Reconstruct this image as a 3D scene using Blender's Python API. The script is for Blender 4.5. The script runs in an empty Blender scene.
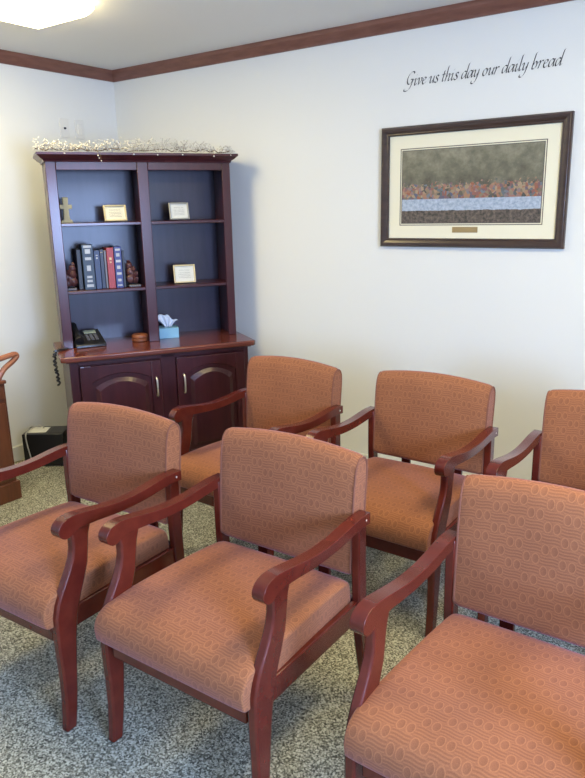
import bpy, bmesh, math, random
from mathutils import Vector, Matrix, Euler
random.seed(7)
PI = math.pi
sc = bpy.context.scene
col = sc.collection

# ------------------------------------------------------------------ camera
cam_d = bpy.data.cameras.new('camera')
cam = bpy.data.objects.new('camera', cam_d); col.objects.link(cam)
Rv = Vector((0.81718664, 0.57601771, -0.02023849)); Uv = Vector((-0.12821558, 0.21590673, 0.96795922)); Fv = Vector((-0.56193128, 0.78840845, -0.25029054))
M = Matrix.Identity(4)
for i in range(3):
    M[i][0] = Rv[i]; M[i][1] = Uv[i]; M[i][2] = -Fv[i]
M[0][3], M[1][3], M[2][3] = 3.869, -3.432, 1.5187
cam.matrix_world = M
cam_d.sensor_fit = 'VERTICAL'; cam_d.sensor_height = 24; cam_d.lens = 694.85 / 778 * 24
cam_d.clip_start = 0.02
sc.camera = cam

# ------------------------------------------------------------------ world, exposure, lights
sc.view_settings.view_transform = 'Standard'; sc.view_settings.look = 'None'
sc.view_settings.gamma = 1; sc.view_settings.use_curve_mapping = False
sc.view_settings.exposure = 0.0
world = bpy.data.worlds.new('world'); sc.world = world; world.use_nodes = True
bg = world.node_tree.nodes['Background']
bg.inputs[0].default_value = (0.55, 0.72, 1.0, 1); bg.inputs[1].default_value = 1.0

def area(name, loc, rot, sx, sy, power, colr):
    l = bpy.data.lights.new(name, 'AREA'); l.shape = 'RECTANGLE'; l.size = sx; l.size_y = sy
    l.energy = power; l.color = colr
    o = bpy.data.objects.new(name, l); col.objects.link(o); o.location = loc; o.rotation_euler = rot
    return o
# daylight coming in through the window of the east wall
area('window_daylight', (5.72, -3.35, 1.38), (0, math.radians(80), 0), 1.0, 1.25, 275, (0.40, 0.575, 1.0))
LAMP = 24.0           # emission of the ceiling fixtures' diffusers
LAMPC = (1.0, 0.83, 0.43)

# ------------------------------------------------------------------ materials
def mat(name, colr=(0.5,)*3, rough=0.5, metal=0.0, spec=0.5, coat=0.0, sheen=0.0, coat_rough=0.1):
    m = bpy.data.materials.new(name); m.use_nodes = True
    b = m.node_tree.nodes['Principled BSDF']
    b.inputs['Base Color'].default_value = (*colr, 1); b.inputs['Roughness'].default_value = rough
    b.inputs['Metallic'].default_value = metal; b.inputs['Specular IOR Level'].default_value = spec
    b.inputs['Coat Weight'].default_value = coat; b.inputs['Coat Roughness'].default_value = coat_rough
    b.inputs['Sheen Weight'].default_value = sheen
    return m
class NT:
    def __init__(s, m): s.t = m.node_tree; s.b = s.t.nodes['Principled BSDF']
    def n(s, typ, **kw):
        o = s.t.nodes.new(typ)
        for k, v in kw.items(): setattr(o, k, v)
        return o
    def l(s, a, b): s.t.links.new(a, b)
    def put(s, sock, v):
        if hasattr(v, 'is_output'): s.l(v, sock)
        else: sock.default_value = v
    def m(s, op, a, b=None, c=None):
        o = s.n('ShaderNodeMath', operation=op); s.put(o.inputs[0], a)
        if b is not None: s.put(o.inputs[1], b)
        if c is not None: s.put(o.inputs[2], c)
        return o.outputs[0]
    def mix(s, f, a, b):
        o = s.n('ShaderNodeMix', data_type='RGBA'); s.put(o.inputs[0], f)
        for k, v in ((6, a), (7, b)):
            if isinstance(v, tuple): o.inputs[k].default_value = (*v, 1)
            else: s.l(v, o.inputs[k])
        return o.outputs[2]
    def ramp(s, f, pts):
        o = s.n('ShaderNodeValToRGB'); s.l(f, o.inputs[0]); e = o.color_ramp.elements
        while len(e) < len(pts): e.new(0.5)
        for q, (p, c) in zip(e, pts): q.position = p; q.color = (*c, 1)
        return o.outputs[0]
    def noise(s, vec, scale, detail=2.0, rough=0.5):
        o = s.n('ShaderNodeTexNoise'); o.inputs['Scale'].default_value = scale
        o.inputs['Detail'].default_value = detail; o.inputs['Roughness'].default_value = rough
        if vec: s.l(vec, o.inputs['Vector'])
        return o.outputs[0]
    def obj(s, scale=None):
        c = s.n('ShaderNodeTexCoord').outputs['Object']
        if scale:
            mp = s.n('ShaderNodeMapping'); mp.inputs['Scale'].default_value = scale; s.l(c, mp.inputs[0]); return mp.outputs[0]
        return c
    def bump(s, h, strength=0.3, dist=0.002):
        b = s.n('ShaderNodeBump'); b.inputs['Strength'].default_value = strength; b.inputs['Distance'].default_value = dist
        s.l(h, b.inputs['Height']); s.l(b.outputs[0], s.b.inputs['Normal'])

def wood(name, dark, light, rough, coat, stretch=(14, 14, 1.5), coat_rough=0.12, spec=0.5):
    m = mat(name, light, rough, coat=coat, coat_rough=coat_rough, spec=spec); t = NT(m)
    v = t.obj(stretch); n1 = t.noise(v, 3.0, 6, 0.6)
    t.l(t.ramp(n1, [(0.3, dark), (0.7, light)]), t.b.inputs['Base Color'])
    return m
M_cherry = wood('cherry_wood', (0.078, 0.010, 0.006), (0.112, 0.0165, 0.009), 0.25, 0.4, (6, 6, 6), spec=0.3, coat_rough=0.14)
M_maho = wood('mahogany', (0.034, 0.006, 0.009), (0.058, 0.011, 0.014), 0.32, 0.28, (10, 10, 1.0), 0.15, spec=0.3)
M_mahotop = wood('mahogany_top', (0.10, 0.022, 0.014), (0.16, 0.038, 0.022), 0.22, 0.4, (1.2, 12, 12))
M_back = wood('bookcase_back', (0.016, 0.010, 0.022), (0.030, 0.018, 0.038), 0.38, 0.12, (8, 8, 1.0), spec=0.38)
M_crown = wood('crown_wood', (0.14, 0.053, 0.036), (0.21, 0.088, 0.06), 0.5, 0.0, (3, 3, 20))
M_cab = wood('brown_wood', (0.10, 0.030, 0.014), (0.16, 0.05, 0.022), 0.35, 0.2, (10, 10, 1.5))
M_handle_wood = wood('light_brown_wood', (0.22, 0.075, 0.035), (0.33, 0.12, 0.055), 0.35, 0.2, (8, 8, 3))
M_frame = wood('frame_wood', (0.028, 0.014, 0.010), (0.055, 0.028, 0.020), 0.3, 0.3, (2, 10, 10))

# painted wall / ceiling
def paint(name, c, bump=0.15):
    m = mat(name, c, 0.6, spec=0.3); t = NT(m)
    n = t.noise(t.obj(), 220, 3); t.bump(n, bump, 0.001)
    return m
M_wall = paint('wall_paint', (0.75, 0.75, 0.705))
M_ceil = paint('ceiling_paint', (0.80, 0.79, 0.75), 0.3)
M_base = mat('baseboard_paint', (0.68, 0.68, 0.63), 0.45)

# carpet
M_carpet = mat('carpet', rough=0.95, spec=0.1, sheen=0.15); t = NT(M_carpet)
v = t.obj()
vo = t.n('ShaderNodeTexVoronoi'); vo.inputs['Scale'].default_value = 210.0; t.l(v, vo.inputs['Vector'])
sp_ = t.n('ShaderNodeSeparateColor'); t.l(vo.outputs['Color'], sp_.inputs[0])
a1 = t.noise(v, 130, 2, 0.6)
s_ = t.m('ADD', t.m('MULTIPLY', sp_.outputs[0], 0.42), t.m('MULTIPLY', a1, 0.58))
t.l(t.ramp(s_, [(0.26, (0.045, 0.042, 0.028)), (0.42, (0.16, 0.155, 0.108)), (0.54, (0.33, 0.32, 0.24)), (0.72, (0.60, 0.59, 0.46))]), t.b.inputs['Base Color'])
t.bump(s_, 0.9, 0.006)

# upholstery: checker of cells, two upright ovals / wavy lines
def fabric():
    m = mat('upholstery', rough=0.8, spec=0.2, sheen=0.25); t = NT(m)
    t.b.inputs['Sheen Roughness'].default_value = 0.4; t.b.inputs['Sheen Tint'].default_value = (.85, .55, .95, 1)
    uv = t.n('ShaderNodeUVMap').outputs[0]
    sx = t.n('ShaderNodeSeparateXYZ'); t.l(uv, sx.inputs[0])
    cu = t.m('DIVIDE', sx.outputs[0], 0.044); cv = t.m('DIVIDE', sx.outputs[1], 0.0285)
    fu = t.m('FRACT', cu); fv = t.m('FRACT', cv)
    par = t.m('MODULO', t.m('ADD', t.m('ADD', t.m('FLOOR', cu), t.m('FLOOR', cv)), 400.0), 2.0)
    par = t.m('GREATER_THAN', par, 0.5)
    # ovals
    hu = t.m('SUBTRACT', t.m('FRACT', t.m('MULTIPLY', fu, 2.0)), 0.5)
    hv = t.m('SUBTRACT', fv, 0.5)
    r = t.m('SQRT', t.m('ADD', t.m('POWER', t.m('DIVIDE', hu, 0.40), 2.0), t.m('POWER', t.m('DIVIDE', hv, 0.46), 2.0)))
    inside = t.m('LESS_THAN', r, 0.9)
    ring = t.m('LESS_THAN', t.m('ABSOLUTE', t.m('SUBTRACT', r, 1.0)), 0.13)
    oval = t.m('SUBTRACT', t.m('MULTIPLY', ring, 1.1), t.m('MULTIPLY', t.m('MULTIPLY', inside, t.m('ADD', t.m('MULTIPLY', hu, 1.6), .6)), 0.75))
    # wavy lines
    w = t.m('SINE', t.m('ADD', t.m('MULTIPLY', t.m('ADD', fv, t.m('MULTIPLY', t.m('SINE', t.m('MULTIPLY', fu, 6.28)), 0.04)), 22.0), 1.0))
    wav = t.m('MULTIPLY', w, 0.8)
    k = t.m('ADD', t.m('MULTIPLY', oval, par), t.m('MULTIPLY', wav, t.m('SUBTRACT', 1.0, par)))
    # thread noise
    mp = t.n('ShaderNodeMapping'); mp.inputs['Scale'].default_value = (300, 1500, 1); t.l(uv, mp.inputs[0])
    n1 = t.noise(mp.outputs[0], 1.0, 2)
    mp2 = t.n('ShaderNodeMapping'); mp2.inputs['Scale'].default_value = (1500, 300, 1); t.l(uv, mp2.inputs[0])
    n2 = t.noise(mp2.outputs[0], 1.0, 2)
    th = t.m('SUBTRACT', t.m('ADD', n1, n2), 1.0)
    big = t.m('SUBTRACT', t.noise(uv, 9.0, 3), 0.5)
    f = t.m('ADD', t.m('ADD', t.m('MULTIPLY', k, 0.20), 0.5), t.m('ADD', t.m('MULTIPLY', th, 0.7), t.m('MULTIPLY', big, 0.3)))
    t.l(t.ramp(f, [(0.1, (0.155, 0.056, 0.025)), (0.9, (0.375, 0.150, 0.066))]), t.b.inputs['Base Color'])
    t.bump(f, 0.25, 0.001)
    return m
M_fab = fabric()
M_pipe = mat('piping_fabric', (0.20, 0.08, 0.05), 0.85, spec=0.2)

M_white = mat('white_plastic', (0.72, 0.71, 0.66), 0.35)
M_black = mat('black_plastic', (0.012, 0.012, 0.014), 0.35)
M_dark = mat('dark_grey', (0.03, 0.03, 0.035), 0.5)
M_grey = mat('grey_cable', (0.38, 0.38, 0.36), 0.45)
M_metal = mat('brushed_metal', (0.75, 0.72, 0.66), 0.28, metal=1.0)
M_brass = mat('brass_plate', (0.42, 0.30, 0.14), 0.4, metal=0.6)
M_gold = mat('pale_gold', (0.55, 0.45, 0.25), 0.35, metal=0.25)
M_silver = mat('aged_silver', (0.34, 0.33, 0.29), 0.4, metal=0.4)
M_cream = mat('cream_paper', (0.66, 0.62, 0.46), 0.7)
M_paperg = mat('pale_paper', (0.62, 0.62, 0.56), 0.7)
M_ink = mat('ink', (0.035, 0.035, 0.035), 0.6)
M_matb = mat('mat_board', (0.80, 0.75, 0.56), 0.8)
M_line = mat('mat_line', (0.12, 0.10, 0.08), 0.7)
M_stone = mat('stone_resin', (0.34, 0.31, 0.20), 0.8)
M_bookend = mat('bookend_resin', (0.075, 0.024, 0.024), 0.45)
M_slate = mat('bookend_base', (0.10, 0.095, 0.11), 0.5)
M_tissuebox = mat('blue_card', (0.22, 0.45, 0.60), 0.6)
M_tissue = mat('tissue_paper', (0.75, 0.80, 0.88), 0.9)
M_bowl = mat('turned_wood', (0.20, 0.06, 0.022), 0.45)
M_berry = mat('berry', (0.56, 0.54, 0.49), 0.35)
M_twig = mat('twig', (0.12, 0.08, 0.045), 0.8)
M_screen = mat('phone_display', (0.36, 0.42, 0.33), 0.3)
M_btn = mat('phone_keys', (0.10, 0.10, 0.12), 0.4)
M_door = paint('door_paint', (0.55, 0.5, 0.42))
M_bookpg = mat('book_pages', (0.6, 0.55, 0.42), 0.8)
M_lampcase = mat('lamp_housing', (0.75, 0.75, 0.72), 0.5)

def emit(name, c, s):
    m = bpy.data.materials.new(name); m.use_nodes = True; n = m.node_tree.nodes; n.clear()
    e = n.new('ShaderNodeEmission'); e.inputs[0].default_value = (*c, 1); e.inputs[1].default_value = s
    o = n.new('ShaderNodeOutputMaterial'); m.node_tree.links.new(e.outputs[0], o.inputs[0]); return m
M_lamp = emit('lamp_diffuser', LAMPC, LAMP)

# ------------------------------------------------------------------ mesh helpers
def box(bm, x0, x1, y0, y1, z0, z1, mi=0):
    v = [bm.verts.new(p) for p in ((x0,y0,z0),(x1,y0,z0),(x1,y1,z0),(x0,y1,z0),(x0,y0,z1),(x1,y0,z1),(x1,y1,z1),(x0,y1,z1))]
    for f in ((0,3,2,1),(4,5,6,7),(0,1,5,4),(1,2,6,5),(2,3,7,6),(3,0,4,7)):
        bm.faces.new([v[i] for i in f]).material_index = mi
    return v
def prism(bm, pts, a0, a1, axis='x', mi=0):
    """2-D outline extruded along an axis. axis x: pts=(y,z); axis y: pts=(x,z); axis z: pts=(x,y)"""
    def P(p, a): return (a, p[0], p[1]) if axis == 'x' else ((p[0], a, p[1]) if axis == 'y' else (p[0], p[1], a))
    A = [bm.verts.new(P(p, a0)) for p in pts]; B = [bm.verts.new(P(p, a1)) for p in pts]
    n = len(pts); fs = [bm.faces.new(A), bm.faces.new(B[::-1])]
    for i in range(n): fs.append(bm.faces.new((A[i], B[i], B[(i+1) % n], A[(i+1) % n])))
    for f in fs: f.material_index = mi
    bmesh.ops.recalc_face_normals(bm, faces=fs)
def strip_prism(bm, L, R_, a0, a1):
    """profile in (y,z) given by two matching chains (front and rear edge), extruded along x: quads only"""
    n = len(L); V = []
    for a in (a0, a1): V.append([[bm.verts.new((a, *p)) for p in ch] for ch in (L, R_)])
    fs = []
    for i in range(n-1):
        for s in (0, 1): fs.append(bm.faces.new((V[s][0][i], V[s][0][i+1], V[s][1][i+1], V[s][1][i])))
        for c in (0, 1): fs.append(bm.faces.new((V[0][c][i], V[0][c][i+1], V[1][c][i+1], V[1][c][i])))
    for i in (0, n-1): fs.append(bm.faces.new((V[0][0][i], V[0][1][i], V[1][1][i], V[1][0][i])))
    bmesh.ops.recalc_face_normals(bm, faces=fs)
def spline(pts, k=6, closed=False):
    out = []; n = len(pts); P = [Vector(p) for p in pts]
    for i in range(n if closed else n-1):
        p0 = P[i-1] if (i > 0 or closed) else P[0]; p1 = P[i]; p2 = P[(i+1) % n]
        p3 = P[(i+2) % n] if (i+2 < n or closed) else P[-1]
        for j in range(k):
            t_ = j/k; t2 = t_*t_; t3 = t2*t_
            out.append(0.5*((2*p1)+(p2-p0)*t_+(2*p0-5*p1+4*p2-p3)*t2+(3*p1-p0-3*p2+p3)*t3))
    if not closed: out.append(P[-1])
    return out
def tube(bm, pts, r, sides=8, closed=False, mi=0):
    P = [Vector(p) for p in pts]; n = len(P); rings = []; up = Vector((0, 0, 1)); prev = None
    for i in range(n):
        d = (P[(i+1) % n]-P[i-1]) if closed else (P[min(i+1, n-1)]-P[max(i-1, 0)])
        d.normalize()
        if prev is None:
            a = up if abs(d.dot(up)) < 0.95 else Vector((1, 0, 0)); x = d.cross(a).normalized()
        else:
            x = (prev-d*prev.dot(d)).normalized()
        prev = x; y = d.cross(x); rr = r[i] if isinstance(r, (list, tuple)) else r
        rings.append([bm.verts.new(P[i]+x*(rr*math.cos(2*PI*k/sides))+y*(rr*math.sin(2*PI*k/sides))) for k in range(sides)])
    fs = []
    for i in range(n if closed else n-1):
        a, b = rings[i], rings[(i+1) % n]
        for k in range(sides): fs.append(bm.faces.new((a[k], b[k], b[(k+1) % sides], a[(k+1) % sides])))
    if not closed: fs += [bm.faces.new(rings[0]), bm.faces.new(rings[-1][::-1])]
    for f in fs: f.material_index = mi; f.smooth = True
    bmesh.ops.recalc_face_normals(bm, faces=fs)
def lathe(bm, prof, c=(0, 0, 0), n=24, mi=0):
    rings = [[bm.verts.new((c[0]+r*math.cos(2*PI*k/n), c[1]+r*math.sin(2*PI*k/n), c[2]+z)) for k in range(n)] for r, z in prof]
    fs = []
    for a, b in zip(rings, rings[1:]):
        for k in range(n): fs.append(bm.faces.new((a[k], a[(k+1) % n], b[(k+1) % n], b[k])))
    fs += [bm.faces.new(rings[0][::-1]), bm.faces.new(rings[-1])]
    for f in fs: f.material_index = mi
    bmesh.ops.recalc_face_normals(bm, faces=fs)
def obj(name, bm, m, parent=None, bev=0, seg=2, smooth=True, kind=None, ang=35):
    me = bpy.data.meshes.new(name); bm.to_mesh(me); bm.free()
    for q in (m if isinstance(m, (list, tuple)) else [m]): me.materials.append(q)
    o = bpy.data.objects.new(name, me); col.objects.link(o)
    if parent: o.parent = parent
    if bev:
        b = o.modifiers.new('bevel', 'BEVEL'); b.width = bev; b.segments = seg; b.limit_method = 'ANGLE'; b.angle_limit = math.radians(ang)
        b.harden_normals = False
    if smooth:
        me.shade_smooth() if hasattr(me, 'shade_smooth') else None
        try: me.set_sharp_from_angle(angle=math.radians(40))
        except Exception: pass
    if kind: o['kind'] = kind
    return o
def B(): return bmesh.new()
def bx(name, dims, m, parent=None, bev=0, **k):
    b = B(); box(b, *dims); return obj(name, b, m, parent, bev, **k)
def tag(o, label, cat, group=None):
    o['label'] = label; o['category'] = cat
    if group: o['group'] = group
    return o
def empty(name, loc, rz, label, cat, group=None):
    o = bpy.data.objects.new(name, None); col.objects.link(o); o.empty_display_size = 0.1
    o.location = loc; o.rotation_euler = (0, 0, rz); return tag(o, label, cat, group)
def copy_tree(o, parent=None):
    c = o.copy(); col.objects.link(c); c.parent = parent
    for ch in [x for x in list(col.objects) if x.parent == o]: copy_tree(ch, c)
    return c

# ------------------------------------------------------------------ room shell
CH = 2.433; XE = 5.6; YS = -5.6; T = 0.12
bx('floor', (-T, XE+T, YS-T, T, -0.1, 0), M_carpet, kind='structure', smooth=False)
bx('ceiling', (-T, XE+T, YS-T, T, CH, CH+0.1), M_ceil, kind='structure', smooth=False)
bx('wall_north', (-T, XE+T, 0, T, 0, CH), M_wall, kind='structure', smooth=False)
bx('wall_west', (-T, 0, YS, 0, 0, CH), M_wall, kind='structure', smooth=False)
bx('wall_south', (-T, XE+T, YS-T, YS, 0, CH), M_wall, kind='structure', smooth=False)
b = B()
wy0, wy1, wz0, wz1 = -4.0, -2.7, 0.85, 1.92
box(b, XE, XE+T, YS, wy0, 0, CH); box(b, XE, XE+T, wy1, 0, 0, CH)
box(b, XE, XE+T, wy0, wy1, 0, wz0); box(b, XE, XE+T, wy0, wy1, wz1, CH)
obj('wall_east', b, M_wall, kind='structure', smooth=False)
b = B()
for y0, y1, z0, z1 in ((wy0, wy0+.05, wz0, wz1), (wy1-.05, wy1, wz0, wz1), (wy0, wy1, wz0, wz0+.05), (wy0, wy1, wz1-.05, wz1), ((wy0+wy1)/2-.02, (wy0+wy1)/2+.02, wz0, wz1)):
    box(b, XE+.02, XE+.08, y0, y1, z0, z1)
obj('window_1', b, M_white, kind='structure', smooth=False)
for nm, d in (('baseboard_west', (0, .014, YS, 0, 0, .1)), ('baseboard_north', (0, XE, -.014, 0, 0, .1)), ('baseboard_east', (XE-.014, XE, YS, 0, 0, .1)), ('baseboard_south', (0, XE, YS, YS+.014, 0, .1))):
    bx(nm, d, M_base, kind='structure', bev=.004)
# stained crown moulding
cp = [(0, 2.368), (.010, 2.368), (.014, 2.378), (.036, 2.412), (.040, 2.424), (.046, 2.4328), (0, 2.4328)]
b = B(); prism(b, [(-y-0.0005, z) for y, z in cp], 0.0005, XE, 'x'); obj('trim_1', b, M_crown, kind='structure', smooth=False)
b = B(); prism(b, [(y+0.0005, z) for y, z in cp], YS, -0.0005, 'y'); obj('trim_2', b, M_crown, kind='structure', smooth=False)
b = B(); prism(b, [(XE-y, z) for y, z in cp], YS, 0, 'y'); obj('trim_3', b, M_crown, kind='structure', smooth=False)

# ------------------------------------------------------------------ ceiling lamps (wrap-around fluorescent fixtures)
def lamp(x, y0, y1, label):
    r = empty('ceiling_lamp', (x, (y0+y1)/2, CH), 0, label, 'ceiling light', 'fluorescent ceiling fixtures')
    L = (y1-y0)/2; w = .20
    bx('housing', (-w+.02, w-.02, -L+.01, L-.01, -.02, 0), M_lampcase, r, .003)
    b = B()
    pr = [(-w, -.018), (-w, -.038), (-w+.03, -.062), (w-.03, -.062), (w, -.038), (w, -.018)]
    rings = []
    for yy, s in ((-L, .0), (-L, .6), (-L+.03, 1), (L-.03, 1), (L, .6), (L, 0)):
        rings.append([b.verts.new((px*(.97+.03*min(1, s*2)), yy, -.018+(pz+.018)*s)) for px, pz in pr])
    for p, q in zip(rings, rings[1:]):
        for i in range(5): b.faces.new((p[i], p[i+1], q[i+1], q[i]))
    bmesh.ops.remove_doubles(b, verts=b.verts[:], dist=1e-4)
    bmesh.ops.recalc_face_normals(b, faces=b.faces[:])
    obj('diffuser', b, M_lamp, r)
    return r
lamp(.985, -2.36, -1.13, 'glowing white wraparound light fixture on the ceiling near the corner')
for lx, ly0, ly1, ll in ((3.75, -2.36, -1.14, 'added unseen fluorescent ceiling fixture above the nearest chair'),): lamp(lx, ly0, ly1, ll)  # unseen second fixture, added to light the seat tops warmly from above

# ------------------------------------------------------------------ chairs
def lerp_tab(tab, z):
    for (z0, a), (z1, c) in zip(tab, tab[1:]):
        if z0 <= z <= z1: return a+(c-a)*(z-z0)/(z1-z0)
    return tab[-1][1]
def chair_tree():
    r = empty('armchair', (0, 0, 0), 0, '', 'chair')
    # ---- backrest cushion
    us = [-1, -.985, -.95, -.85, -.7, -.5, -.25, 0, .25, .5, .7, .85, .95, .985, 1]
    hw = .252; zb = .470
    sec = [(.0, .0), (-.003, .04), (-.003, .12), (-.001, .22), (.003, .30), (.010, .345), (.022, .369), (.040, .378), (.058, .370), (.070, .348), (.073, .30), (.070, .22), (.066, .12), (.064, .04), (.060, .0), (.045, -.006), (.018, -.006)]
    S = spline([(a, c, 0) for a, c in sec], 3, True)
    def pt(u, p):
        y, h = p.x, p.y; e = max(0, (abs(u)-.95)/.05)
        zt = -.022*u*u-.006*e*e
        z = zb+h+zt*max(0, h)/.378+(.006*e*e if h < .05 else 0)
        f = (1-abs(u)**6)*max(0, math.sin(PI*min(1, max(0, h/.378))))**.5
        lean = -.018+.020*max(0, h)/.378
        y2 = y-.006*f if y < .035 else y+.004*f
        return Vector((u*(hw-.003*(1-max(0, h)/.378)), y2+lean+.0, z))
    arc = [0]
    for p, q in zip(S, S[1:]+S[:1]): arc.append(arc[-1]+(q-p).length)
    b = B(); uvl = b.loops.layers.uv.new('UVMap'); rings = [[b.verts.new(pt(u, p)) for p in S] for u in us]; fs = []; n = len(S)
    for i in range(len(us)-1):
        for j in range(n):
            k = (j+1) % n; f = b.faces.new((rings[i][j], rings[i+1][j], rings[i+1][k], rings[i][k])); fs.append(f)
            for l, (xi, aj) in zip(f.loops, ((i, j), (i+1, j), (i+1, j+1), (i, j+1))): l[uvl].uv = (us[xi]*hw+1, .5+arc[aj])
    for rg_ in (rings[0], rings[-1]):
        f = b.faces.new(rg_); fs.append(f)
        for l in f.loops: l[uvl].uv = (l.vert.co.y+2, l.vert.co.z)
    bmesh.ops.recalc_face_normals(b, faces=fs)
    back = obj('backrest', b, M_fab, r, .004, 2, ang=60)
    for sg in (-1, 1):
        b = B(); tube(b, [pt(sg, p)+Vector((sg*.0005, 0, 0)) for p in S], .0032, 6, True); obj('piping', b, M_pipe, back)
    # ---- seat cushion: profile in (forward, z) swept across x
    prof = [(.015, .372), (.012, .40), (.018, .440), (.04, .455), (.12, .462), (.25, .467), (.38, .467), (.45, .463), (.505, .454), (.538, .434), (.552, .404), (.552, .378), (.544, .356), (.50, .352), (.3, .354), (.06, .36)]
    P = [Vector((0, a, c)) for a, c in prof]; P = spline(P, 3, True)
    xs = [-1, -.985, -.95, -.88, -.7, -.4, 0, .4, .7, .88, .95, .985, 1]
    cy, cz = .27, .41
    b = B(); uvl = b.loops.layers.uv.new('UVMap'); rings = []; arc = [0]
    for p, q in zip(P, P[1:]+P[:1]): arc.append(arc[-1]+(q-p).length)
    for x in xs:
        e = abs(x); sq = 1-.03*max(0, (e-.88)/.12)**2; wz = 1-.16*max(0, (e-.88)/.12)**2.5
        ring = []
        for p in P:
            half = .248+.019*min(1, max(0, p.y/.5))
            ring.append(b.verts.new((x*half, -(cy+(p.y-cy)*(1-(1-sq)*.35)), cz+(p.z-cz)*(wz if p.z > cz else 1)+.004*(1-x*x)*(1 if p.z > .44 else 0))))
        rings.append(ring)
    n = len(P); fs = []; arcmap = {}
    for i in range(len(xs)-1):
        for j in range(n):
            k = (j+1) % n; f = b.faces.new((rings[i][j], rings[i+1][j], rings[i+1][k], rings[i][k])); fs.append(f)
            for l, (xi, aj) in zip(f.loops, ((i, j), (i+1, j), (i+1, j+1), (i, j+1))): l[uvl].uv = (xs[xi]*.26+1, 1+arc[aj])
    for rg in (rings[0], rings[-1]):
        f = b.faces.new(rg); fs.append(f)
        for l in f.loops: l[uvl].uv = (l.vert.co.y+2, l.vert.co.z)
    bmesh.ops.recalc_face_normals(b, faces=fs)
    obj('seat', b, M_fab, r, .012, 3, ang=50)
    # ---- front legs rising into the arm supports
    zt = [0, .05, .12, .2, .28, .34, .38, .42, .45, .48, .51, .54, .57, .60, .637]
    ft = [(0, .530), (.1, .520), (.2, .520), (.3, .524), (.38, .522), (.43, .508), (.48, .478), (.53, .448), (.58, .436), (.61, .438), (.64, .446)]
    rt = [(0, .492), (.1, .476), (.2, .466), (.28, .458), (.36, .446), (.41, .430), (.46, .408), (.51, .390), (.56, .382), (.6, .376), (.64, .362)]
    for s in (-1, 1):
        x0, x1 = s*.256, s*.284
        b = B(); strip_prism(b, [(-lerp_tab(ft, z), z) for z in zt], [(-lerp_tab(rt, z), z) for z in zt], min(x0, x1), max(x0, x1)); obj('leg', b, M_cherry, r, .006, 2)
    # ---- rear legs / posts
    zt = [0, .1, .2, .3, .4, .5, .6, .655]
    yc = [(0, -.075), (.15, -.035), (.3, -.008), (.5, -.002), (.7, -.002)]
    for s in (-1, 1):
        x0, x1 = s*.252, s*.280
        b = B(); strip_prism(b, [(-lerp_tab(yc, z)-.022, z) for z in zt], [(-lerp_tab(yc, z)+.022, z) for z in zt], min(x0, x1), max(x0, x1)); obj('leg', b, M_cherry, r, .005, 2)
    # ---- arms
    tp = [(-.024, .664), (.03, .665), (.08, .661), (.14, .654), (.2, .651), (.26, .653), (.31, .659), (.36, .667), (.405, .674), (.435, .676), (.462, .672), (.480, .660), (.487, .644), (.482, .627), (.467, .616), (.450, .616)]
    bt = [(-.024, .629), (.03, .631), (.08, .627), (.14, .621), (.2, .619), (.26, .620), (.31, .624), (.34, .627), (.37, .629), (.395, .630), (.405, .630), (.413, .630), (.420, .629), (.428, .627), (.436, .624), (.443, .619)]
    tp = [(p.x, p.y) for p in spline([(a, c, 0) for a, c in tp], 2)]; bt = [(p.x, p.y) for p in spline([(a, c, 0) for a, c in bt], 2)]
    for s in (-1, 1):
        b = B(); strip_prism(b, [(-a, c) for a, c in tp], [(-a, c) for a, c in bt], -.0185, .0185)
        for v in b.verts: v.co.x += s*.2735
        obj('armrest', b, M_cherry, r, .008, 3, ang=50)
    # ---- rails
    for s in (-1, 1):
        x0, x1 = sorted((s*.252, s*.272)); bx('side_rail', (x0, x1, -.47, -.0, .318, .385), M_cherry, r, .004)
    bx('front_rail', (-.243, .243, -.512, -.490, .290, .352), M_cherry, r, .004)
    bx('rear_rail', (-.253, .253, -.01, .012, .32, .385), M_cherry, r, .004)
    for s in (-1, 1): bx('back_support', (s*.12-.02, s*.12+.02, .034, .050, .32, .60), M_cherry, r, .003)
    bx('support_rail', (-.252, .252, .012, .034, .325, .375), M_cherry, r, .003)
    for s in (-1, 1):
        b = B(); bmesh.ops.create_uvsphere(b, u_segments=10, v_segments=6, radius=.004)
        for v in b.verts: v.co.x *= .4
        o = obj('screw_cap', b, M_metal, r); o.location = (s*.2925, 0, .647)
    return r
ch0 = chair_tree()
G_ = 'upholstered waiting room armchairs'
spots = [(1.9691, -1.873, .031, 'terracotta upholstered wooden armchair at the left of the front row'),
         (2.6754, -1.8146, .002, 'terracotta upholstered wooden armchair in the middle of the front row'),
         (3.4892, -1.8011, -.023, 'terracotta upholstered wooden armchair at lower right, nearest of all the chairs'),
         (2.0238, -.8778, -.046, 'terracotta upholstered wooden armchair in the back row beside the bookcase'),
         (2.7148, -.837, -.020, 'terracotta upholstered wooden armchair in the middle of the back row'),
         (3.425, -.80, -.02, 'terracotta upholstered wooden armchair at the right of back row, under the picture')]
for i, (x, y, a, lab) in enumerate(spots):
    o = ch0 if i == 0 else copy_tree(ch0)
    o.location = (x, y, 0); o.rotation_euler = (0, 0, a); o['label'] = lab; o['category'] = 'chair'; o['group'] = G_

# ------------------------------------------------------------------ bookcase (local x across, -y forward)
BX, BY, BA = .8702, -.6177, 1.0088
bc = empty('bookcase', (BX, BY, 0), BA, 'tall dark red mahogany bookcase hutch with two doors below, across the corner', 'bookcase')
def BW(s, d, z):  # world position of a bookcase-local point
    c, n = math.cos(BA), math.sin(BA)
    return (BX+s*c+d*n, BY+s*n-d*c, z)
D = -.27
def bb(name, s0, s1, d0, d1, z0, z1, m=M_maho, bev=.002, parent=bc, **k): return bx(name, (s0, s1, -d1, -d0, z0, z1), m, parent, bev, **k)
WT = .783
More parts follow.
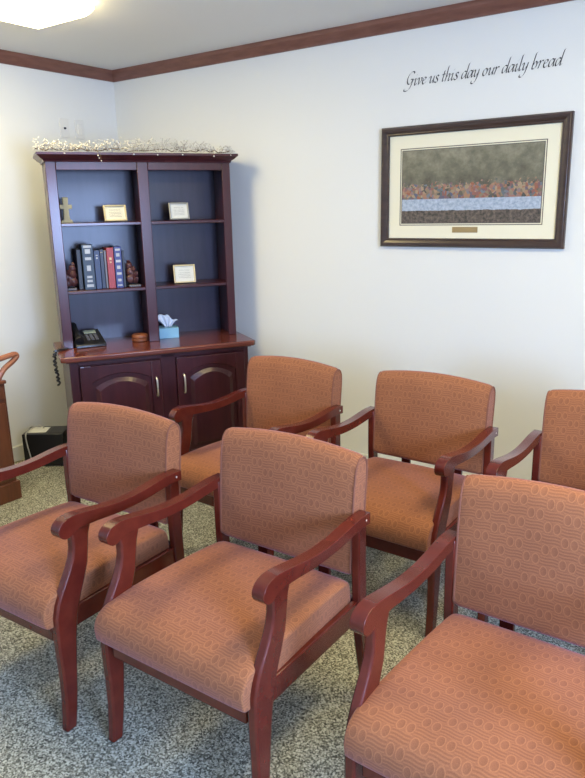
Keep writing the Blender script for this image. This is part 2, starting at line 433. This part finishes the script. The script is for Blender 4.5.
# base cabinet body
b = B()
box(b, -.505, .505, -.215, -D, .08, .748); box(b, -.48, .48, -.18, -D, 0, .08)
box(b, -.505, -.46, -.222, -.215, .08, .748); box(b, .478, .505, -.222, -.215, .08, .748)
box(b, -.015, .07, -.222, -.215, .08, .748); box(b, -.46, .478, -.222, -.215, .725, .748); box(b, -.46, .478, -.222, -.215, .08, .11)
obj('base_cabinet', b, M_maho, bc, .003)
b = B(); pr = []
outl = [(-.548, .012), (-.548, -.235), (-.528, -.256), (.528, -.256), (.548, -.235), (.548, .012)]
prism(b, [(x, y) for x, y in [(-.548, .275), (-.548, -.238), (-.53, -.256), (.53, -.256), (.548, -.238), (.548, .275)]], .752, WT, 'z')
obj('worktop', b, M_mahotop, bc, .008, 3)
bx('apron', (-.52, .52, -.235, .27, .745, .753), M_maho, bc, .002)
def door(s0, s1, hs):
    z0, z1 = .112, .722; w = s1-s0; fr = .055
    b = B(); box(b, s0, s1, -.232, -.2225, z0, z1)
    # frame with an arched opening: stiles, bottom rail, arched top rail
    def cap(pts): prism(b, pts, -.242, -.2315, 'y')
    cap([(s0, z0), (s0+fr, z0), (s0+fr, z1), (s0, z1)]); cap([(s1-fr, z0), (s1, z0), (s1, z1), (s1-fr, z1)])
    cap([(s0+fr, z0), (s1-fr, z0), (s1-fr, z0+fr), (s0+fr, z0+fr)])
    a0, a1 = s0+fr, s1-fr; N = 14
    def arch(x, lo, hi): u = (x-a0)/(a1-a0); return lo+(hi-lo)*math.sin(PI*u)**.8
    top_ = [(a0+(a1-a0)*i/N, arch(a0+(a1-a0)*i/N, .622, .668)) for i in range(N+1)]
    for p, q in zip(top_, top_[1:]): prism(b, [p, q, (q[0], z1), (p[0], z1)], -.242, -.2315, 'y')
    bmesh.ops.remove_doubles(b, verts=b.verts[:], dist=1e-5)
    dd = obj('door', b, M_maho, bc, .004, 2, ang=50)
    # raised arched panel
    c0, c1 = a0+.02, a1-.02
    def outline(off):
        xs_ = [c0+off+(c1-c0-2*off)*i/N for i in range(N+1)]
        return [(c0+off, z0+fr+.02+off)]+[(x, .598+.046*math.sin(PI*i/N)**.8-off) for i, x in enumerate(xs_)]+[(c1-off, z0+fr+.02+off)]
    b = B(); o1, o2 = outline(0), outline(.022)
    A_ = [b.verts.new((x, -.232, z)) for x, z in o1]; B_ = [b.verts.new((x, -.2425, z)) for x, z in o2]
    for i in range(len(A_)): b.faces.new((A_[i], A_[(i+1) % len(A_)], B_[(i+1) % len(A_)], B_[i]))
    b.faces.new(B_); b.faces.new(A_[::-1]); bmesh.ops.recalc_face_normals(b, faces=b.faces[:])
    obj('raised_panel', b, M_maho, dd, 0, smooth=False)
    b = B(); tube(b, spline([(hs, -.243, .515), (hs, -.262, .525), (hs, -.268, .57), (hs, -.262, .615), (hs, -.243, .625)], 5), .0055, 8)
    obj('handle', b, M_metal, dd)['label'] = 'satin metal pull handle'
door(-.455, -.018, -.049); door(.072, .476, .108)
# hutch
HB = -D
for s in (-1, 1): bx('side_panel', tuple(sorted((s*.488, s*.505)))+(.0, HB, WT, 1.79), M_maho, bc, .002)
bx('back_panel', (-.49, .49, HB-.012, HB-.002, WT, 1.78), M_back, bc)
bx('divider', (-.010, .016, .0, HB-.012, WT, 1.76), M_maho, bc)
b = B()
box(b, -.508, -.454, -.004, .014, WT, 1.79); box(b, .460, .508, -.004, .014, WT, 1.79); box(b, -.027, .033, -.004, .014, WT, 1.79)
box(b, -.454, -.027, -.004, .014, 1.745, 1.79); box(b, .033, .460, -.004, .014, 1.745, 1.79)
obj('face_frame', b, M_maho, bc, .003)
bx('top_panel', (-.505, .505, 0, HB, 1.772, 1.788), M_maho, bc)
for z in (1.470, 1.103):
    for s0, s1 in ((-.487, -.011), (.017, .487)): bx('shelf', (s0, s1, .002, HB-.013, z-.018, z), M_maho, bc, .003)
# cornice: profile swept round three sides
b = B(); cpf = [(0, 1.786), (.006, 1.786), (.010, 1.797), (.024, 1.806), (.036, 1.818), (.042, 1.822), (.042, 1.834), (0, 1.834)]
rings = []
for sx, sy, in ((-1, 1), (-1, 0), (1, 0), (1, 1)):
    ring = []
    for o, z in cpf:
        x = sx*(.506+o); y = (-.004-o) if sy == 0 else HB
        ring.append(b.verts.new((x, y, z)))
    rings.append(ring)
for p, q in zip(rings, rings[1:]):
    for i in range(len(cpf)-1): b.faces.new((p[i], p[i+1], q[i+1], q[i]))
b.faces.new((rings[0][-1], rings[1][-1], rings[2][-1], rings[3][-1])); b.faces.new(rings[0]); b.faces.new(rings[3][::-1])
bmesh.ops.recalc_face_normals(b, faces=b.faces[:])
obj('cornice', b, M_maho, bc, 0, smooth=False)

# ------------------------------------------------------------------ berry garland on the cornice
gl = empty('berry_garland', BW(0, -.02, 1.835), BA, 'white berry twig garland lying along the top of the bookcase', 'garland')
rg = random.Random(3)
b = B(); stem = [(-.55+1.08*i/40, rg.uniform(-.03, .01), .012+rg.uniform(-.004, .012)) for i in range(41)]
tube(b, stem, .0025, 5)
ends = []
for i in range(330):
    s = rg.uniform(-.55, .52); y = rg.uniform(-.045, .03); z0 = .01
    hmax = .052+.022*math.sin(s*9+1)+(.018 if -.3 < s < -.1 or .2 < s < .4 else 0)
    tip = Vector((s+rg.uniform(-.05, .05), y+rg.uniform(-.035, .03), z0+rg.uniform(.0, hmax)))
    tip.x = max(-.553, min(.54, tip.x))
    p0 = Vector((s, y*.5, z0)); mid = (p0+tip)/2+Vector((0, 0, .01))
    if i % 3 == 0: tube(b, [p0, mid, tip], .0009, 3)
    ends += [tip, mid+Vector((rg.uniform(-.01, .01), rg.uniform(-.01, .01), rg.uniform(-.005, .01)))]
for s, dz in ((-.235, -.03), (-.225, -.045), (-.24, -.018), (.08, -.012), (-.05, -.01), (.40, -.016), (.5, -.01), (-.41, -.008), (.22, -.01)):
    p0 = Vector((s, -.02, .01)); tip = Vector((s+.004, -.067, dz)); tube(b, [p0, Vector((s, -.066, .006)), tip], .0009, 3); ends.append(tip)
obj('twigs', b, M_twig, gl)
rg.shuffle(ends)
b = B(); bmesh.ops.create_icosphere(b, subdivisions=2, radius=.0047); berry = obj('berry', b, M_berry, gl)
for i, e in enumerate(ends[:100]):
    o = berry if i == 0 else berry.copy()
    if i: col.objects.link(o); o.parent = gl
    o.location = e; k = rg.uniform(.75, 1.2); o.scale = (k, k, k)
b = B()
for e in ends[100:]:
    r = .0047*rg.uniform(.7, 1.15)
    bmesh.ops.create_icosphere(b, subdivisions=1, radius=r, matrix=Matrix.Translation(e))
obj('berries', b, M_berry, gl, kind='stuff')

# ------------------------------------------------------------------ things on the shelves
def scribble(b, x0, x1, z, y, h, rg, dy=0):
    n = max(3, min(14, int((x1-x0)/(h*.8)))); pts = []
    for i in range(n*2+1):
        pts.append((x0+(x1-x0)*i/(n*2), y, z+(h*.5 if i % 2 else -h*.5)*rg.uniform(.5, 1)))
    tube(b, pts, .0006, 3)
def plaque(s, d, z, w, h, rz, mframe, mface, label, fw=.009):
    r = empty('framed_plaque', BW(s, d, z+.003), BA+rz, label, 'plaque', 'small framed plaques on the bookcase shelves')
    tl = math.radians(-12); R_ = Matrix.Rotation(tl, 4, 'X')
    b = B()
    for q in ((-w/2, -w/2+fw, 0, h), (w/2-fw, w/2, 0, h), (-w/2+fw, w/2-fw, 0, fw), (-w/2+fw, w/2-fw, h-fw, h)): box(b, q[0], q[1], -.012, .004, q[2], q[3])
    o = obj('frame', b, mframe, r, .003); o.matrix_local = R_
    b = B(); box(b, -w/2+fw*.8, w/2-fw*.8, -.004, .002, fw*.8, h-fw*.8); o = obj('card', b, mface, r); o.matrix_local = R_
    b = B(); q = random.Random(int(w*1e5)); scribble(b, -w*.24, w*.24, h*.70, -.0045, h*.08, q)
    for k in range(4): scribble(b, -w*.27, w*.27, h*(.56-.09*k), -.0045, h*.035, q)
    o = obj('printed_text', b, M_ink, r); o.matrix_local = R_
    b = B(); prism(b, [(.004+h*.16, h*.74), (.009+h*.16, h*.74), (h*.46, 0), (h*.40, 0)], -.012, .012, 'x'); obj('easel_back', b, M_dark, r)
plaque(-.152, -.07, 1.470, .128, .090, .10, M_gold, M_cream, 'small cream and gold framed plaque on the upper left shelf')
plaque(.214, -.07, 1.470, .118, .098, .05, M_silver, M_paperg, 'small pewter framed plaque on the upper right shelf')
plaque(.224, -.07, 1.103, .130, .108, -.08, M_gold, M_paperg, 'small gold framed plaque on the middle right shelf')

b = B(); x = -.0; 
prism(b, [(-.033, 0), (.033, 0), (.030, .012), (.016, .020), (.013, .075), (.032, .075), (.034, .098), (.013, .098), (.015, .138), (-.015, .138), (-.013, .098), (-.034, .098), (-.032, .075), (-.013, .075), (-.016, .020), (-.030, .012)], -.011, .011, 'y')
o = obj('cross', b, M_stone, None, .003); o.location = BW(-.415, -.10, 1.470); o.rotation_euler = (0, 0, BA+.15)
tag(o, 'stone coloured standing cross at the left end of the upper left shelf', 'cross')

def book(s0, s1, z1, m, label, bands=None, lean=0, depth=.15, d=-.05):
    w = s1-s0; h = z1-1.103; r = empty('book', BW((s0+s1)/2, d, 1.1035), BA, label, 'book', 'books standing between the bookends')
    r.rotation_euler = Euler((0, lean, BA), 'XYZ')
    b = B(); t_ = .003
    box(b, -w/2, w/2, 0, .004, 0, h); box(b, -w/2, -w/2+t_, 0, depth, 0, h); box(b, w/2-t_, w/2, 0, depth, 0, h)
    obj('cover', b, m, r, .0015)
    bx('pages', (-w/2+t_, w/2-t_, .004, depth-.004, .003, h-.004), M_bookpg, r)
    if bands:
        b = B(); mm = bands[0]
        for z0, zz, f in bands[1]: box(b, -w/2*f*.8, w/2*f*.8, -.0008, .0002, h*z0, h*zz)
        obj('spine_lettering', b, mm, r)
M_bk = lambda n, c: mat(n, c, .45)
mb_black, mb_teal, mb_navy, mb_navy2, mb_grey, mb_red, mb_blue = (M_bk('book_black', (.012, .011, .014)), M_bk('book_teal', (.015, .03, .055)), M_bk('book_navy', (.02, .035, .10)), M_bk('book_navy_dark', (.018, .024, .055)), M_bk('book_grey', (.13, .13, .15)), M_bk('book_red', (.28, .022, .022)), M_bk('book_blue', (.025, .035, .17)))
M_let = mat('silver_lettering', (.36, .37, .40), .45); M_gld = mat('gold_lettering', (.55, .42, .16), .4)
book(-.385, -.362, 1.325, mb_black, 'slim black book leftmost of the row of books', lean=.0, d=-.07)
book(-.358, -.298, 1.352, mb_teal, 'thick dark teal book with white spine lettering, tallest of the row', (M_let, [(.93, .98, .9), (.80, .90, .6), (.66, .72, .7), (.42, .54, .45), (.26, .31, .6), (.17, .22, .6), (.06, .12, .8)]), d=-.03)
book(-.294, -.262, 1.318, mb_navy, 'navy blue book with a small silver mark near its top', (M_let, [(.78, .82, .4), (.86, .88, .5)]), d=-.045)
book(-.260, -.240, 1.322, mb_navy2, 'slim dark navy book between blue book and grey book', (M_gld, [(.92, .93, .8)]), d=-.05)
book(-.238, -.226, 1.315, mb_grey, 'very thin grey book just left of the red book', None, d=-.05)
book(-.224, -.186, 1.330, mb_red, 'dark red book with a small gold mark on spine', (M_gld, [(.70, .76, .4), (.63, .66, .3)]), d=-.04)
book(-.183, -.142, 1.335, mb_blue, 'royal blue book with white banded spine', (M_let, [(.90, .95, .8), (.76, .84, .6), (.62, .68, .8), (.46, .54, .6), (.32, .38, .8), (.16, .22, .6), (.05, .08, .8)]), d=-.04)
book(-.139, -.126, 1.310, mb_black, 'thin black book at the right end of the row', None, d=-.05)

def bookend(s, side, label):
    r = empty('bookend', BW(s, -.075, 1.1035), BA, label, 'bookend', 'carved bookends on the middle left shelf')
    bx('base_plate', (-.055 if side < 0 else -.012, .012 if side < 0 else .055, -.035, .05, 0, .012), M_slate, r, .003)
    b = B(); q = random.Random(5)
    # a rounded carved mass, tall at the book side, made of overlapping curls
    for (x, z, rr) in ((-.002, .035, .026), (-.004, .075, .026), (0, .110, .020), (-.028, .030, .022), (-.030, .062, .019), (-.012, .052, .026), (-.020, .09, .015), (.004, .132, .011)):
        mtx = Matrix.Translation((-side*x, q.uniform(-.006, .008), z+.010)) @ Matrix.Diagonal((1, .8, 1.05, 1))
        bmesh.ops.create_uvsphere(b, u_segments=14, v_segments=9, radius=rr, matrix=mtx)
    for v in b.verts: v.co += Vector((.0025*math.sin(v.co.z*330), .0025*math.sin(v.co.x*400), .002*math.sin(v.co.x*300)))
    obj('carving', b, M_bookend, r)
bookend(-.413, -1, 'dark reddish carved bookend left of the books')
bookend(-.098, 1, 'dark reddish carved bookend right of the books')

# ------------------------------------------------------------------ things on the worktop
ph = empty('desk_phone', BW(-.362, -.085, WT), BA+.10, 'black corded desk phone with small display on the bookcase worktop', 'telephone')
b = B(); prism(b, [(-.105, 0), (.095, 0), (.095, .070), (.075, .075), (-.10, .022), (-.105, .015)], -.092, .078, 'x'); obj('body', b, M_black, ph, .005)
SL = math.atan2(.053, .175)
def onslope(o, x, y): # place on the sloping top
    o.location = (x, y, .022+(y+.10)*math.tan(SL)+.001); o.rotation_euler = (SL, 0, 0)
b = B(); box(b, -.034, .034, -.019, .019, 0, .003); onslope(obj('display', b, M_screen, ph, .001), .018, .042)
for iy in range(4):
    for ix in range(3):
        b = B(); box(b, -.0085, .0085, -.006, .006, 0, .004); onslope(obj('key', b, M_btn, ph, .001), -.008+ix*.024, .004-iy*.019)
b = B(); hs = spline([(-.068, -.095, .045), (-.068, -.08, .055), (-.068, -.04, .064), (-.068, .02, .088), (-.068, .06, .105), (-.068, .078, .098)], 4)
tube(b, hs, [.019+.006*abs(math.cos(PI*i/(len(hs)-1)))**2 for i in range(len(hs))], 10); obj('handset', b, M_black, ph)
b = B(); tube(b, spline([(-.095, -.06, .012), (-.13, -.075, .007), (-.165, -.09, .006), (-.19, -.095, .007)], 5), .004, 6); obj('cord_lead', b, M_black, ph)
# coiled cord hanging off the left edge
cd = []
path = spline([BW(-.535, .045, .792), BW(-.556, .06, .788), BW(-.566, .065, .755), BW(-.565, .07, .70), BW(-.560, .07, .65), BW(-.557, .07, .60)], 14)
n = len(path)
for i, p in enumerate(path):
    a = i*1.05; r = .006 if i > 6 else .002
    cd.append(p+Vector((math.cos(a)*r*math.cos(BA), math.cos(a)*r*math.sin(BA), math.sin(a*.5)*.003+0))+Vector((math.sin(a)*r*math.sin(BA), -math.sin(a)*r*math.cos(BA), 0)))
b = B(); tube(b, [Vector(BW(-.50, .03, .791)), Vector(BW(-.52, .04, .791))]+cd, .0062, 6)
tag(obj('phone_cord', b, M_black), 'black coiled phone cord hanging over the left edge of the worktop', 'cord')

b = B(); lathe(b, [(.040, 0), (.047, .004), (.047, .014), (.044, .017), (.047, .021), (.047, .034), (.042, .040), (.030, .041), (.02, .038)], n=28)
o = obj('round_wooden_box', b, M_bowl); o.location = BW(-.070, -.06, WT+.0005); tag(o, 'small round brown wooden box on the bookcase worktop', 'box')

tb = empty('tissue_box', BW(.112, -.115, WT), BA-.12, 'pale blue tissue box with white tissue sticking up on the worktop', 'tissue box')
b = B(); box(b, -.058, .058, -.058, .058, 0, .062); obj('carton', b, M_tissuebox, tb, .002)
b = B(); q = random.Random(2); N = 16; rows = []
for j in range(7):
    v = j/6; row = []
    for i in range(N+1):
        u = i/N-.5; sp = .03+.085*v
        fold = math.sin(u*22)*.010*(1-.3*v)
        row.append(b.verts.new((u*sp*1.25-.008*v, fold+(.012*v), .060+v*(.082-.05*abs(u+.12)*v*1.6+.008*math.sin(u*17)*v))))
    rows.append(row)
for p, r_ in zip(rows, rows[1:]):
    for i in range(N): b.faces.new((p[i], p[i+1], r_[i+1], r_[i]))
o = obj('tissue', b, M_tissue, tb); m_ = o.modifiers.new('thick', 'SOLIDIFY'); m_.thickness = .001

# ------------------------------------------------------------------ black box device on the floor behind the left chair
dv = empty('black_floor_unit', (.198, -.945, 0), math.atan2(.15, .2), 'black box shaped electronic unit on the carpet left of the bookcase', 'electronic device')
bx('casing', (-.125, .125, -.085, .085, .008, .212), M_black, dv, .004)
b = B()
for sx in (-1, 1):
    for sy in (-1, 1): box(b, sx*.105-.012, sx*.105+.012, sy*.065-.012, sy*.065+.012, 0, .009)
obj('feet', b, M_dark, dv)
bx('label_sheet', (-.105, .01, -.05, .06, .2125, .2135), M_paperg, dv)['label'] = 'pale rectangular label on top'
bx('top_grille', (.03, .12, -.07, .07, .2125, .215), M_dark, dv, .001)
b = B(); c_, s_n = math.cos(math.atan2(.15, .2)), math.sin(math.atan2(.15, .2))
def DV(x, y, z): return (.198+x*c_-y*s_n, -.945+x*s_n+y*c_, z)
tube(b, spline([DV(-.02, .02, .222), DV(-.05, .03, .232), DV(-.09, 0, .226), DV(-.10, -.06, .221), DV(-.098, -.094, .20), DV(-.092, -.097, .14), DV(-.08, -.10, .07), DV(-.078, -.105, .01), DV(-.10, -.14, .006), DV(-.2, -.16, .005), (.03, -1.35, .005)], 6), .0042, 8)
tag(obj('grey_cable', b, M_grey), 'light grey cable draped over the black unit down to the carpet', 'cable')

# ------------------------------------------------------------------ wooden cabinet at the left edge
cb = empty('wooden_cabinet', (.28, -1.66, 0), 0, 'brown wooden cabinet against the left wall at the photo edge', 'cabinet')
bx('body', (-.25, .262, -.25, .262, .10, .655), M_cab, cb, .003)
bx('plinth', (-.26, .272, -.262, .277, 0, .105), M_cab, cb, .004)
bx('door_panel', (.262, .272, -.235, .247, .125, .552), M_cab, cb, .004)
dr = bx('drawer', (.262, .272, -.235, .247, .572, .648), M_cab, cb, .003)
bx('top', (-.26, .278, -.262, .266, .655, .675), M_cab, cb, .005)
for yy in (.235, .02):
    b = B(); tube(b, spline([(.262, yy-.01, .67), (.265, yy+.005, .70), (.268, yy+.035, .735), (.27, yy+.085, .765), (.27, yy+.112, .788), (.27, yy+.098, .800), (.27, yy+.06, .797), (.27, yy, .790), (.27, yy-.08, .785), (.27, yy-.16, .785)], 6), .0155, 8)
    if yy > .1: obj('curved_bracket', b, M_handle_wood, cb)['label'] = 'lighter brown curved wooden bracket on top'
    else: b.free()
bx('back_rail', (.255, .275, -.24, .20, .715, .735), M_handle_wood, cb, .003)
bx('post', (.255, .278, .02, .045, .675, .83), M_cab, cb, .003)

# ------------------------------------------------------------------ wall plates over the bookcase
for y0, y1, kind, lab in ((-.463, -.412, 0, 'white wall plate with a dark round socket above the bookcase, left one'), (-.350, -.292, 1, 'white wall plate with a plain switch above the bookcase, right one')):
    r = empty('wall_plate', (.0005, (y0+y1)/2, 2.045), 0, lab, 'wall plate')
    w = .034
    bx('plate', (0, .006, -w, w, -.058, .058), M_white, r, .002)
    if kind == 0:
        b = B(); bmesh.ops.create_cone(b, cap_ends=True, segments=14, radius1=.007, radius2=.006, depth=.010, matrix=Matrix.Translation((.010, 0, 0)) @ Matrix.Rotation(PI/2, 4, 'Y')); obj('socket', b, M_dark, r)
    else: bx('switch', (.005, .011, -.016, .016, -.033, .033), M_white, r, .002)

# ------------------------------------------------------------------ framed picture on the north wall
px0, px1, pz0, pz1 = 2.042, 3.000, 1.3143, 1.9168
pc = empty('framed_picture', ((px0+px1)/2, 0, pz0), 0, 'wide dark framed picture with cream mat and brass plate on the wall', 'picture')
W2, Hh = (px1-px0)/2, pz1-pz0; fw = .045
b = B(); fp = [(0, -.002), (0, -.022), (.008, -.032), (.022, -.030), (.034, -.024), (.040, -.026), (fw, -.020), (fw, -.006)]
rings = []
for sx, sz in ((-1, 0), (1, 0), (1, 1), (-1, 1)):
    rings.append([b.verts.new((sx*(W2-o), y, o if sz == 0 else Hh-o)) for o, y in fp])
for i in range(4):
    p, q = rings[i], rings[(i+1) % 4]
    for k in range(len(fp)-1): b.faces.new((p[k], p[k+1], q[k+1], q[k]))
bmesh.ops.recalc_face_normals(b, faces=b.faces[:]); obj('frame', b, M_frame, pc, .0015)
cx = (px0+px1)/2
bx('mat_board', (-W2+fw-.005, W2-fw+.005, -.010, -.003, fw-.005, Hh-fw+.005), M_matb, pc)
ix0, ix1, iz0, iz1 = 2.163-cx, 2.880-cx, 1.437-pz0, 1.795-pz0
b = B()
def rect_line(o, w):
    x0, x1, z0, z1 = ix0-o, ix1+o, iz0-o, iz1+o
    for q in ((x0, x1, z0, z0+w), (x0, x1, z1-w, z1), (x0, x0+w, z0, z1), (x1-w, x1, z0, z1)): box(b, q[0], q[1], -.0112, -.0098, q[2], q[3])
rect_line(.013, .004); rect_line(.004, .004); obj('mat_border_line', b, M_line, pc)
# the print: a plain generic stand-in with the same muted colours
M_art = mat('art_print', (.2, .2, .2), .5, coat=.25, coat_rough=.05); t = NT(M_art)
so = t.n('ShaderNodeSeparateXYZ'); t.l(t.n('ShaderNodeTexCoord').outputs['Generated'], so.inputs[0])
X_, Z_ = so.outputs[0], so.outputs[2]
cmb = t.n('ShaderNodeCombineXYZ'); t.l(t.m('MULTIPLY', X_, 2.0), cmb.inputs[0]); t.l(Z_, cmb.inputs[1])
nz = t.noise(cmb.outputs[0], 6.0, 5, .65); nz2 = t.noise(cmb.outputs[0], 22.0, 3, .6)
upper = t.ramp(t.m('ADD', t.m('MULTIPLY', nz, .5), t.m('MULTIPLY', Z_, .25)), [(.25, (.05, .046, .03)), (.42, (.14, .13, .085)), (.55, (.25, .235, .16)), (.65, (.36, .34, .25))])
vo = t.n('ShaderNodeTexVoronoi'); vo.inputs['Scale'].default_value = 24.0; t.l(cmb.outputs[0], vo.inputs['Vector'])
sc_ = t.n('ShaderNodeSeparateColor'); t.l(vo.outputs['Color'], sc_.inputs[0])
blobs = t.ramp(sc_.outputs[0], [(.0, (.07, .10, .18)), (.2, (.34, .10, .05)), (.4, (.42, .30, .18)), (.6, (.05, .05, .04)), (.75, (.16, .20, .24)), (.95, (.36, .16, .12))])
edge = t.m('ADD', Z_, t.m('MULTIPLY', t.m('SUBTRACT', nz2, .5), .42))
c1 = t.mix(t.m('MULTIPLY', t.m('LESS_THAN', edge, .52), .8), upper, blobs)
cloth = t.ramp(nz2, [(.3, (.24, .30, .38)), (.7, (.48, .54, .62))])
c2 = t.mix(t.m('LESS_THAN', Z_, .33), c1, cloth)
low = t.ramp(nz2, [(.35, (.035, .03, .025)), (.65, (.16, .12, .09))])
c3 = t.mix(t.m('LESS_THAN', t.m('ADD', Z_, t.m('MULTIPLY', t.m('SUBTRACT', nz, .5), .05)), .17), c2, low)
t.l(c3, t.b.inputs['Base Color'])
bx('art_print', (ix0, ix1, -.0108, -.0095, iz0, iz1), M_art, pc, smooth=False)
bx('brass_plate', (2.446-cx, 2.579-cx, -.0125, -.0098, 1.388-pz0, 1.416-pz0), M_brass, pc)['label'] = 'small engraved-look brass plate'

# ------------------------------------------------------------------ calligraphic wall lettering
GL = {
 'G': (1.25, [[(1.15,1.75),(1.05,2.0),(.75,2.0),(.35,1.6),(.18,1.0),(.25,.5),(.5,.25),(.85,.45),(1.0,.85)], [(.7,.95),(1.05,.92),(1.0,.6),(.85,.0),(.6,-.5),(.2,-.7),(-.15,-.6),(-.1,-.35)]]),
 'i': (.5, [[(.0,.75),(.15,.95),(.25,.9),(.18,.3),(.22,.03),(.35,.05),(.5,.3)], [(.30,1.40),(.38,1.48)]]),
 'v': (.75, [[(.0,.75),(.15,.98),(.28,.85),(.30,.05)], [(.30,.03),(.6,.45),(.72,.85),(.6,1.0)]]),
 'e': (.68, [[(.15,.5),(.5,.65),(.58,.88),(.42,1.0),(.2,.8),(.12,.4),(.2,.08),(.4,.02),(.65,.3)]]),
 'u': (.85, [[(.0,.75),(.15,.97),(.26,.85),(.2,.3),(.26,.04),(.45,.12),(.68,.55)], [(.75,.98),(.68,.4),(.70,.04),(.85,.2)]]),
 's': (.62, [[(.58,.85),(.45,1.0),(.25,.92),(.25,.68),(.45,.42),(.45,.12),(.25,.0),(.05,.12)]]),
 't': (.5, [[(.32,1.5),(.25,.8),(.18,.25),(.25,.02),(.45,.2)], [(.02,.97),(.5,1.02)]]),
 'h': (.85, [[(.42,2.1),(.3,1.95),(.22,1.0),(.1,.0)], [(.18,.5),(.45,.92),(.65,.92),(.62,.5),(.55,.1),(.68,.02),(.85,.25)]]),
 'd': (.85, [[(.65,.9),(.4,1.0),(.15,.7),(.1,.2),(.25,.02),(.5,.3),(.7,.8)], [(.98,2.1),(.86,1.9),(.75,1.0),(.68,.2),(.75,.02),(.9,.2)]]),
 'a': (.85, [[(.65,.9),(.4,1.0),(.15,.7),(.1,.2),(.25,.02),(.5,.3),(.7,.85)], [(.75,1.0),(.68,.35),(.72,.03),(.88,.22)]]),
 'y': (.85, [[(.0,.75),(.15,.97),(.26,.85),(.2,.3),(.28,.06),(.48,.18),(.68,.6)], [(.76,1.0),(.68,.3),(.5,-.45),(.2,-.85),(-.1,-.75),(-.05,-.5)]]),
 'o': (.78, [[(.45,1.0),(.2,.8),(.1,.35),(.25,.03),(.5,.15),(.65,.55),(.58,.92),(.42,.98)]]),
 'r': (.62, [[(.0,.75),(.15,.97),(.25,.85),(.1,.0)], [(.17,.5),(.35,.88),(.5,1.0),(.62,.88)]]),
 'l': (.45, [[(.42,2.1),(.3,1.95),(.22,1.0),(.16,.25),(.25,.02),(.42,.2)]]),
 'b': (.82, [[(.42,2.1),(.3,1.95),(.2,1.0),(.12,.15),(.3,.02),(.55,.2),(.65,.65),(.55,.95),(.35,.88),(.2,.5)]]),
}
b = B(); pen = .095; na = math.radians(38); cxs = 0; quads = []; adv = 0
msg = 'Give us this day our daily bread'
for chh in msg:
    if chh == ' ': adv += .42; continue
    w, strokes = GL[chh]
    for st in strokes:
        pts = spline([(p[0], p[1], 0) for p in st], 7)
        prev = None
        for p in pts:
            x = adv+p.x+.17*p.y; y = p.y; q = ((x-pen*math.cos(na), y-pen*math.sin(na)), (x+pen*math.cos(na), y+pen*math.sin(na)))
            if prev: quads.append((prev[0], prev[1], q[1], q[0]))
            prev = q
    adv += w
xs_all = [p[0] for q in quads for p in q]; x0_, x1_ = min(xs_all), max(xs_all)
TX0, TX1 = 2.152, 2.945; k = (TX1-TX0)/(x1_-x0_); kz = .032
for q in quads:
    v = [b.verts.new((TX0+(p[0]-x0_)*k, -.0012, 2.108+p[1]*kz+.006*((p[0]-x0_)/(x1_-x0_)))) for p in q]
    try: b.faces.new(v)
    except Exception: pass
bmesh.ops.recalc_face_normals(b, faces=b.faces[:])
o = obj('wall_lettering', b, M_ink, smooth=False); m_ = o.modifiers.new('thick', 'SOLIDIFY'); m_.thickness = .0008; m_.offset = 0
tag(o, 'black calligraphic wall lettering reading Give us this day our daily bread', 'lettering')
